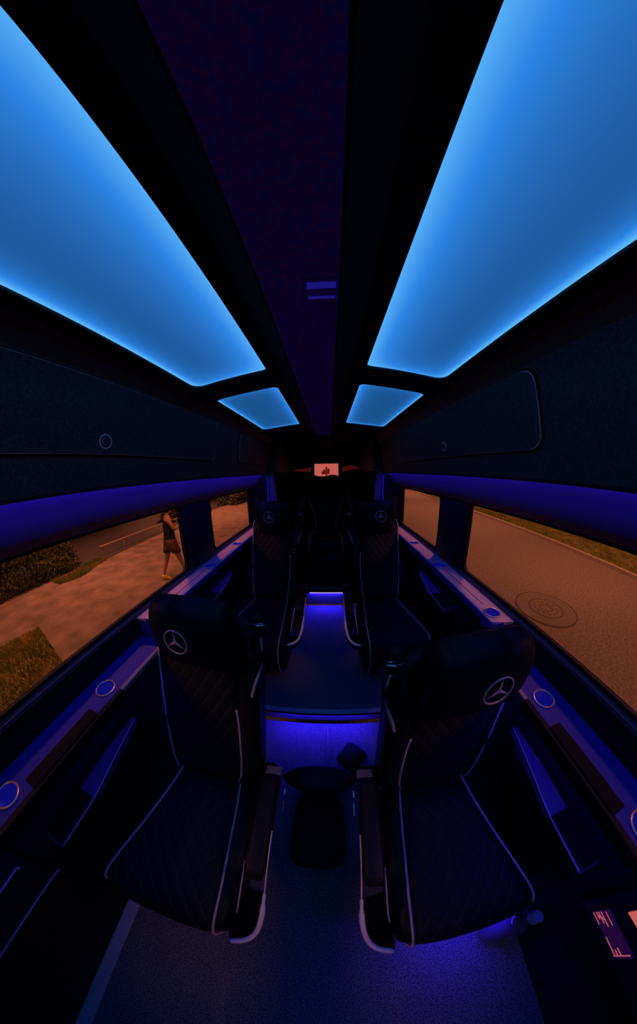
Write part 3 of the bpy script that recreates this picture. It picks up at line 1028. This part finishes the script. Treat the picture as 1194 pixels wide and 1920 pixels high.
# ------------------------------------------------------------------ between the near seats
ct = thing('centre_console', 'low black rounded console box on the floor between the near seats', 'console', (0, .19, FZ))
bm = BM()
secs = [[(p[0], p[1], p[2]) for p in sring((0, 0, zz), .132 * k, .185 * k, e=5, n=32)] for zz, k in ((0, .97), (.01, 1), (.14, 1), (.152, .98), (.158, .93))]
loft(bm, secs)
obj('console_body', bm, 'pad', ct)
bm = BM()
tube(bm, [(x, y, .150) for x, y in rrect(-.125, .130, .10, .178, (.001, .001, .02, .02))][6:], .003, n=6, smooth_n=0)
obj('lid_edge', bm, 'arm', ct)
bm = BM()
secs = []
for k in range(15):
    u = -1 + 2 * k / 14
    w_ = (1 - abs(u) ** 2.4) ** .8
    secs.append(sring((.21 * u, 0, 0), .006 + .078 * w_, .004 + .030 * w_, e=2.5, n=18, axis='yz'))
loft(bm, secs)
po = tag(obj('folded_pouch', bm, 'leather', smooth=True), 'black lens-shaped padded pouch lying across between the near armrests', 'pouch')
po.location = (-.003, .455, FZ + .22)
bmr = BM()
box(bmr, -.055, .055, -.4, .3, 0, .19, bev=.01)
pr = tag(obj('pouch_stand', BX(-.13, .13, -.03, .03, 0, .182, bev=.01), 'pad'), 'small dark support box standing under the padded pouch', 'support', )
pr.location = (0, .46, FZ)
bmr.free()
dp = thing('diamond_cushion', 'small dark square cushion lying cornerwise on the blue lit floor', 'cushion', (.150, .60, FZ))
bm = BM()
secs = []
for dz, k in ((.002, .86), (.010, .97), (.030, 1), (.050, .97), (.058, .84)):
    secs.append([Matrix.Rotation(R(52), 3, 'Z') @ Vector(p) for p in sring((0, 0, dz), .082 * k, .082 * k, e=5, n=28)])
loft(bm, secs)
obj('cushion_body', bm, 'leather', dp, smooth=True)
dp.location = (.196, .665, FZ)
dp.rotation_euler = (R(6), 0, 0)

# ------------------------------------------------------------------ near-corner wall things
cp = thing('control_panel', 'black wall console with red lit displays beside the near right seat', 'control panel', (.86, -.50, .60))
obj('panel_body', BX(-.012, .045, -.30, .20, -.14, .22, bev=.01), 'gloss', cp)
sc = obj('display', BX(-.0155, -.010, .0, .155, -.098, -.022), 'screenviolet', cp)
def stroke(y0, z0, y1, z1, t_=.0035):
    a, b = Vector((-.0165, y0, z0)), Vector((-.0165, y1, z1))
    d = (b - a).normalized(); n_ = Vector((0, -d.z, d.y)) * t_ / 2
    g = BM()
    poly_prism(g, [a + n_, b + n_, b - n_, a - n_], (.002, 0, 0))
    obj('display_mark', g, 'glyph', sc)
for zz, l_ in ((-.095, .040), (-.081, .025), (-.071, .038), (-.060, .050)):
    stroke(.152, zz, .152 - l_, zz)
stroke(.135, -.069, .125, -.062)
stroke(.140, -.078, .132, -.072)
stroke(.150, -.040, .105, -.040, .003)
stroke(.070, -.093, .012, -.093)
stroke(.010, -.098, .010, -.030)
stroke(.012, -.080, .030, -.080)
stroke(.012, -.066, .036, -.066)
obj('display_edge', BX(-.0165, -.0145, .0, .155, -.0225, -.0205), 'arm', sc)
d2 = BM()
poly_prism(d2, [(-.0165, .136, .046), (-.0165, .136, .12), (-.0165, -.18, .12), (-.0165, -.18, .065)], (.004, 0, 0))
obj('display', d2, 'screenpink', cp)['label'] = 'bright salmon display'

wb = thing('water_bottle', 'plastic bottle with a blue lit round cap tucked beside the near right cushion', 'bottle', (.752, -.40, FZ + .016))
wb.scale = (1.35, 1.35, 1.5)
prof = [(.0, .0), (.032, .001), (.034, .012), (.031, .04), (.034, .07), (.031, .10), (.034, .13), (.030, .155), (.016, .185), (.0145, .20)]
n = 24
bm = BM()
loft(bm, [[(max(r_, .001) * math.cos(2 * PI * i / n), max(r_, .001) * math.sin(2 * PI * i / n), zz) for i in range(n)] for r_, zz in prof])
b1 = obj('bottle_body', bm, 'plastic_blue', wb, smooth=True)
bm = BM()
loft(bm, [[(r_ * math.cos(2 * PI * i / n), r_ * math.sin(2 * PI * i / n), zz) for i in range(n)] for r_, zz in ((.0175, .196), (.019, .2), (.019, .222), (.017, .226))])
obj('cap', bm, 'cap', wb)
wb.rotation_euler = (R(-8), R(18), 0)

dpn = thing('door_pad', 'black upholstered wall pad with two white piping lines at the near left', 'wall pad', (-.885, -.75, .5))
obj('pad_body', BX(-.012, .022, -.45, .44, -.45, .36, bev=.012), 'leather', dpn)
for pts in (((.026, .445, -.035), (.026, .42, -.022), (.026, .11, -.005), (.026, -.30, -.004)), ((.026, .41, .14), (.026, .405, .151), (.026, .32, .15), (.026, -.2, .15))):
    bm = BM()
    tube(bm, pts, .0035, n=6, smooth_n=4)
    obj('piping', bm, 'piping', dpn, smooth=True)

# ------------------------------------------------------------------ outdoors
GZ = -.95
gb = BM()
def quad(bm, pts):
    return bm.faces.new([bm.verts.new(p) for p in pts])
poly_prism(gb, [(0, -30, GZ), (9.0, -30, GZ), (9.0, 2.6, GZ), (10.05, 13.3, GZ), (12.5, 40, GZ), (0, 40, GZ)], (0, 0, -.1))
struct(obj('floor', gb, 'asphalt'), 'asphalt road outside the right windows')
gb = BM()
poly_prism(gb, [(-8.6, -30, GZ), (0, -30, GZ), (0, 40, GZ), (-9.2, 40, GZ), (-9.0, 12, GZ), (-8.2, 8.5, GZ), (-7.9, 5.0, GZ), (-8.3, 3.2, GZ)], (0, 0, -.1))
struct(obj('floor', gb, 'concrete'), 'concrete pavement outside the left windows')
gb = BM()
poly_prism(gb, [(-40, -30, GZ - .02), (-8.0, -30, GZ - .02), (-7.7, 40, GZ - .02), (-40, 40, GZ + .6)], (0, 0, -.1))
struct(obj('floor', gb, 'asphalt_dark'), 'dark ground beyond the pavement')
gb = BM()
poly_prism(gb, [(9.15, -30, GZ + .10), (9.15, 2.6, GZ + .10), (10.2, 13.3, GZ + .10), (12.6, 40, GZ + .10), (50, 40, GZ + 2.5), (50, -30, GZ + 2.5)], (0, 0, -.2))
struct(obj('floor', gb, 'soil'), 'grassy verge across the road')
gb = BM()
for (a, b) in (((9.0, -30), (9.0, 2.6)), ((9.0, 2.6), (10.05, 13.3)), ((10.05, 13.3), (12.5, 40))):
    poly_prism(gb, [(a[0], a[1], GZ - .02), (a[0] + .16, a[1], GZ - .02), (b[0] + .16, b[1], GZ - .02), (b[0], b[1], GZ - .02)], (0, 0, .15))
tag(obj('kerb', gb, 'kerb'), 'pale kerb along the far side of the road', 'kerb')

# manhole
mh = thing('manhole_cover', 'round iron manhole cover in the road outside the right window', 'manhole cover', (4.58, 2.80, GZ))
def disc_ring(r0, r1, z0, z1, n=48):
    bm = BM()
    prof_ = [(r0, z0), (r1, z0), (r1, z1), (r0, z1)]
    rings = [[(max(r_, .0005) * math.cos(2 * PI * i / n), max(r_, .0005) * math.sin(2 * PI * i / n), zz) for i in range(n)] for r_, zz in prof_]
    loft(bm, rings + [rings[0]], cap=False)
    return bm
obj('frame_ring', disc_ring(.56, .66, -.01, .010), 'manhole', mh)
obj('groove_ring', disc_ring(.655, .685, -.01, .012), 'manhole_groove', mh)
obj('groove_ring', disc_ring(.36, .39, -.01, .009), 'manhole_groove', mh)
obj('cover_plate', disc_ring(.0, .36, -.01, .008), 'manhole', mh)
obj('apron', disc_ring(.39, .56, -.01, .006), 'manhole', mh)
bm = BM()
for i in range(12):
    a = 2 * PI * i / 12
    for r_ in (.14, .25):
        box(bm, r_ * math.cos(a) - .02, r_ * math.cos(a) + .02, r_ * math.sin(a) - .02, r_ * math.sin(a) + .02, 0, .011)
o = obj('stud_pattern', bm, 'manhole_groove', mh)
o['kind'] = 'stuff'

# vegetation
def leaves(name, pts_fn, n, size, m, flat=False, parent=None):
    V, F = [], []
    for i in range(n):
        p = Vector(pts_fn())
        sz = size * random.uniform(.6, 1.4)
        if flat:   # grass blade
            a = random.uniform(0, 2 * PI)
            d = Vector((math.cos(a), math.sin(a), 0)) * sz * .12
            tip = p + Vector((random.uniform(-.4, .4) * sz, random.uniform(-.4, .4) * sz, sz))
            k = len(V)
            V += [p - d, p + d, tip]
            F.append((k, k + 1, k + 2))
        else:
            u = Vector((random.gauss(0, 1), random.gauss(0, 1), random.gauss(0, 1))).normalized()
            v = u.orthogonal().normalized()
            k = len(V)
            V += [p - u * sz, p + v * sz * .5, p + u * sz, p - v * sz * .5]
            F.append((k, k + 1, k + 2, k + 3))
    me = bpy.data.meshes.new(name)
    me.from_pydata([tuple(v) for v in V], [], F)
    me.materials.append(M_[m])
    o = bpy.data.objects.new(name, me)
    COL.objects.link(o)
    if parent:
        o.parent = parent
    return o

def bush(x, y, rx, ry, h, n, label, group=None, size=.055):
    t = thing('bush', label, 'bush', (x, y, GZ), group=group)
    def f():
        while True:
            a, b, c = random.uniform(-1, 1), random.uniform(-1, 1), random.uniform(0, 1)
            q = a * a + b * b + c * c
            if .35 < q < 1 + .25 * math.sin(7 * a + 3 * b):
                return (a * rx, b * ry, c * h)
    lf = leaves('foliage', f, n, size, 'leaf', parent=t)
    lf['kind'] = 'stuff'
    bm = BM()
    for k in range(5):
        a = 2 * PI * k / 5
        tube(bm, [(.05 * math.cos(a), .05 * math.sin(a), 0), (.3 * rx * math.cos(a), .3 * ry * math.sin(a), h * .5), (.5 * rx * math.cos(a), .5 * ry * math.sin(a), h * .75)], .02, n=5, smooth_n=3)
    obj('stem', bm, 'bark', t)
bush(-9.4, 1.9, 1.25, 2.9, 1.15, 15000, 'large leafy dark bush at the left edge of the front left window')
bush(-9.8, 12.9, 1.5, 2.0, 1.9, 7000, 'dark bush seen at the top left of the rear left window', size=.09)
bush(-9.0, 20.5, 1.5, 3.4, 2.6, 7000, 'dark bush seen at the top right of the rear left window', size=.1)

gp = [(-5.75, 1.50), (-3.95, 1.12), (-3.4, -1.5), (-6.2, -1.5)]
def in_gp():
    while True:
        x, y = random.uniform(-6.2, -3.3), random.uniform(-1.5, 1.8)
        ok = True
        for (a, b), (c, d) in zip(gp, gp[1:] + gp[:1]):
            if (c - a) * (y - b) - (d - b) * (x - a) > 0:
                ok = False
        if ok:
            return (x, y, GZ)
gt = thing('grass_patch', 'square patch of short grass in the pavement at the lower left', 'grass', (0, 0, 0))
bm = BM()
poly_prism(bm, [(x, y, GZ + .006) for x, y in gp], (0, 0, -.02))
obj('turf', bm, 'soil', gt)
lf = leaves('grass_blades', in_gp, 16000, .06, 'grass', flat=True, parent=gt)
lf['kind'] = 'stuff'
def strip_left():
    t = random.random()
    return (-7.85 + random.uniform(-.3, .3) + .2 * math.sin(5 * t), 3.0 + 2.0 * t, GZ)
tag(leaves('grass_tuft', strip_left, 4000, .09, 'grass', flat=True), 'yellow-green grass edge beside the dark bushes', 'grass', kind='stuff')
def verge():
    y = random.uniform(-1, 26)
    x0 = 9.2 + max(0, (y - 2.6) * .098)
    d = random.expovariate(.55)
    return (x0 + d, y, GZ + .1 + d * .058)
tag(leaves('verge_grass', verge, 30000, .085, 'grass', flat=True), 'yellow-green grass on the verge across the road', 'grass', kind='stuff')

# handrail
hr = thing('handrail', 'thin pale metal handrail along the dark bank behind the pavement', 'railing', (-8.5, 6, GZ))
def rail_z(y): return .36
bm = BM()
tube(bm, [(-.05, -.7, .35), (0, 0, .36), (.0, 2.0, .38), (0, 4.3, .40)], .024, n=8, smooth_n=2)
obj('top_rail', bm, 'rail', hr, smooth=True)
for y_ in (.45, 2.3, 4.2):
    bm = BM()
    tube(bm, [(0, y_, 0), (0, y_, .36)], .018, n=8, smooth_n=0)
    obj('post', bm, 'rail', hr)

# ------------------------------------------------------------------ the walking person
def skin_mesh(name, verts, edges, radii, m, parent, sub=2):
    me = bpy.data.meshes.new(name)
    me.from_pydata(verts, edges, [])
    o = bpy.data.objects.new(name, me)
    COL.objects.link(o)
    sk = o.modifiers.new('skin', 'SKIN')
    sk.use_smooth_shade = True
    for i, r_ in enumerate(radii):
        rr = r_ if isinstance(r_, tuple) else (r_, r_)
        me.skin_vertices[0].data[i].radius = rr
    me.skin_vertices[0].data[0].use_root = True
    sb = o.modifiers.new('sub', 'SUBSURF')
    sb.levels = sb.render_levels = sub
    dg = bpy.context.evaluated_depsgraph_get()
    m2 = bpy.data.meshes.new_from_object(o.evaluated_get(dg))
    m2.name = name
    bpy.data.objects.remove(o)
    for p in m2.polygons:
        p.use_smooth = True
    m2.materials.clear()
    m2.materials.append(M_[m])
    o = bpy.data.objects.new(name, m2)
    COL.objects.link(o)
    o.parent = parent
    return o
pe = thing('person', 'person in a black top, shorts and yellow shoes walking on the pavement holding a phone', 'person', (-4.02, 4.48, GZ), rz=R(-36))
pe.scale = (1.1, 1.1, 1.1)
# local frame: +y = walking direction, x = right side, height 1.80
V = [(0, 0, 1.00), (0, .01, 1.15), (0, .02, 1.32), (0, .01, 1.46), (0, .015, 1.56), (0, .03, 1.64),          # 0-5 spine, neck
     (-.09, 0, .95), (-.10, -.12, .55), (-.10, -.29, .12),                                                   # 6-8 left leg (back)
     (.09, 0, .95), (.10, .13, .55), (.09, .24, .09),                                                        # 9-11 right leg (front)
     (-.18, 0, 1.45), (-.25, .05, 1.22), (-.14, .27, 1.30),                                                  # 12-14 left arm, raised forearm
     (.18, 0, 1.45), (.24, .10, 1.24), (.13, .32, 1.36)]                                                     # 15-17 right arm
E_ = [(0, 1), (1, 2), (2, 3), (3, 4), (4, 5), (0, 6), (6, 7), (7, 8), (0, 9), (9, 10), (10, 11), (3, 12), (12, 13), (13, 14), (3, 15), (15, 16), (16, 17)]
Rr = [(.15, .11), (.135, .10), (.15, .11), (.12, .09), .055, .05, .095, .062, .036, .095, .062, .036, .06, .045, .03, .06, .045, .03]
body = skin_mesh('body', V, E_, Rr, 'skin', pe)
# feet
# head
bm = BM()
bmesh.ops.create_icosphere(bm, subdivisions=3, radius=.1)
for v in bm.verts:
    v.co.x *= .78; v.co.z *= 1.18
    if v.co.y > .05 and abs(v.co.z) < .03 and abs(v.co.x) < .018: v.co.y += .018     # nose
    if v.co.z < -.06: v.co.y += .012; v.co.x *= .85
    v.co += Vector((0, .045, 1.715))
obj('head', bm, 'skin', pe, smooth=True)
bm = BM()
bmesh.ops.create_icosphere(bm, subdivisions=3, radius=.108)
for v in bm.verts:
    v.co.x *= .82; v.co.z *= 1.15
    if v.co.y > .03 and v.co.z < .05: v.co.y = .03
    v.co += Vector((0, .028, 1.735))
obj('hair', bm, 'hair', pe, smooth=True)
# top, shorts
bm = BM()
loft(bm, [sring((0, y_, zz), a, b, e=2.6, n=24) for zz, a, b, y_ in ((.97, .175, .135, 0), (1.05, .165, .13, 0), (1.18, .150, .122, .01), (1.33, .172, .13, .02), (1.44, .165, .11, .015), (1.50, .10, .08, .01))])
obj('top', bm, 'black_cloth', pe, smooth=True)
for sg, dy in ((-1, -.10), (1, .11)):
    bm = BM()
    loft(bm, [sring((sg * x_, y_, zz), a, b, e=2.4, n=20) for zz, x_, y_, a, b in ((1.02, .07, 0, .105, .13), (.92, .085, dy * .15, .110, .13), (.80, .095, dy * .45, .108, .12), (.68, .10, dy * .75, .105, .112))])
    obj('shorts', bm, 'shorts', pe, smooth=True)
for sg, fy, fz, tl in ((-1, -.29, .03, R(-28)), (1, .27, .0, R(8))):
    bm = BM()
    mt = Matrix.Translation((sg * .10, fy, fz)) @ Matrix.Rotation(tl, 4, 'X')
    loft(bm, [[mt @ Vector(p) for p in sring((0, yy, zc), a, hh, e=2.6, n=16, axis='xz')] for yy, zc, a, hh in ((-.09, .05, .025, .035), (-.07, .055, .04, .05), (0, .055, .045, .052), (.08, .042, .05, .038), (.15, .034, .045, .028), (.175, .03, .025, .018))])
    obj('shoe', bm, 'yellow', pe, smooth=True)
# hands with fingers around a phone
for sg, hx, hy, hz in ((-1, -.115, .30, 1.31), (1, .105, .35, 1.37)):
    vv = [(hx, hy - .02, hz), (hx * .8, hy + .05, hz + .01)]
    ee = [(0, 1)]
    rr = [(.028, .018), (.036, .016)]
    for k in range(4):
        b0 = len(vv)
        ox = (k - 1.5) * .018
        ln = (.030, .036, .033, .026)[k]
        vv += [(hx * .8 + ox, hy + .06, hz + .012), (hx * .75 + ox, hy + .06 + ln, hz + .02), (hx * .7 + ox - sg * .012, hy + .06 + ln * 1.5, hz + .035)]
        ee += [(1, b0), (b0, b0 + 1), (b0 + 1, b0 + 2)]
        rr += [.010, .009, .008]
    b0 = len(vv)
    vv += [(hx * .8 - sg * .04, hy + .02, hz + .015), (hx * .8 - sg * .052, hy + .055, hz + .03)]
    ee += [(0, b0), (b0, b0 + 1)]
    rr += [.011, .009]
    skin_mesh('hand', vv, ee, rr, 'skin', pe, sub=1)
ph = tag(obj('phone', BX(-.075, .075, -.005, .005, -.038, .038, bev=.003), 'gloss'), 'dark phone held up by the walking person outside', 'phone')
ph.location = (-4.02 + .455 * math.sin(R(36)), 4.48 + .455 * math.cos(R(36)), GZ + 1.55)
ph.rotation_euler = (R(-15), 0, R(-36))
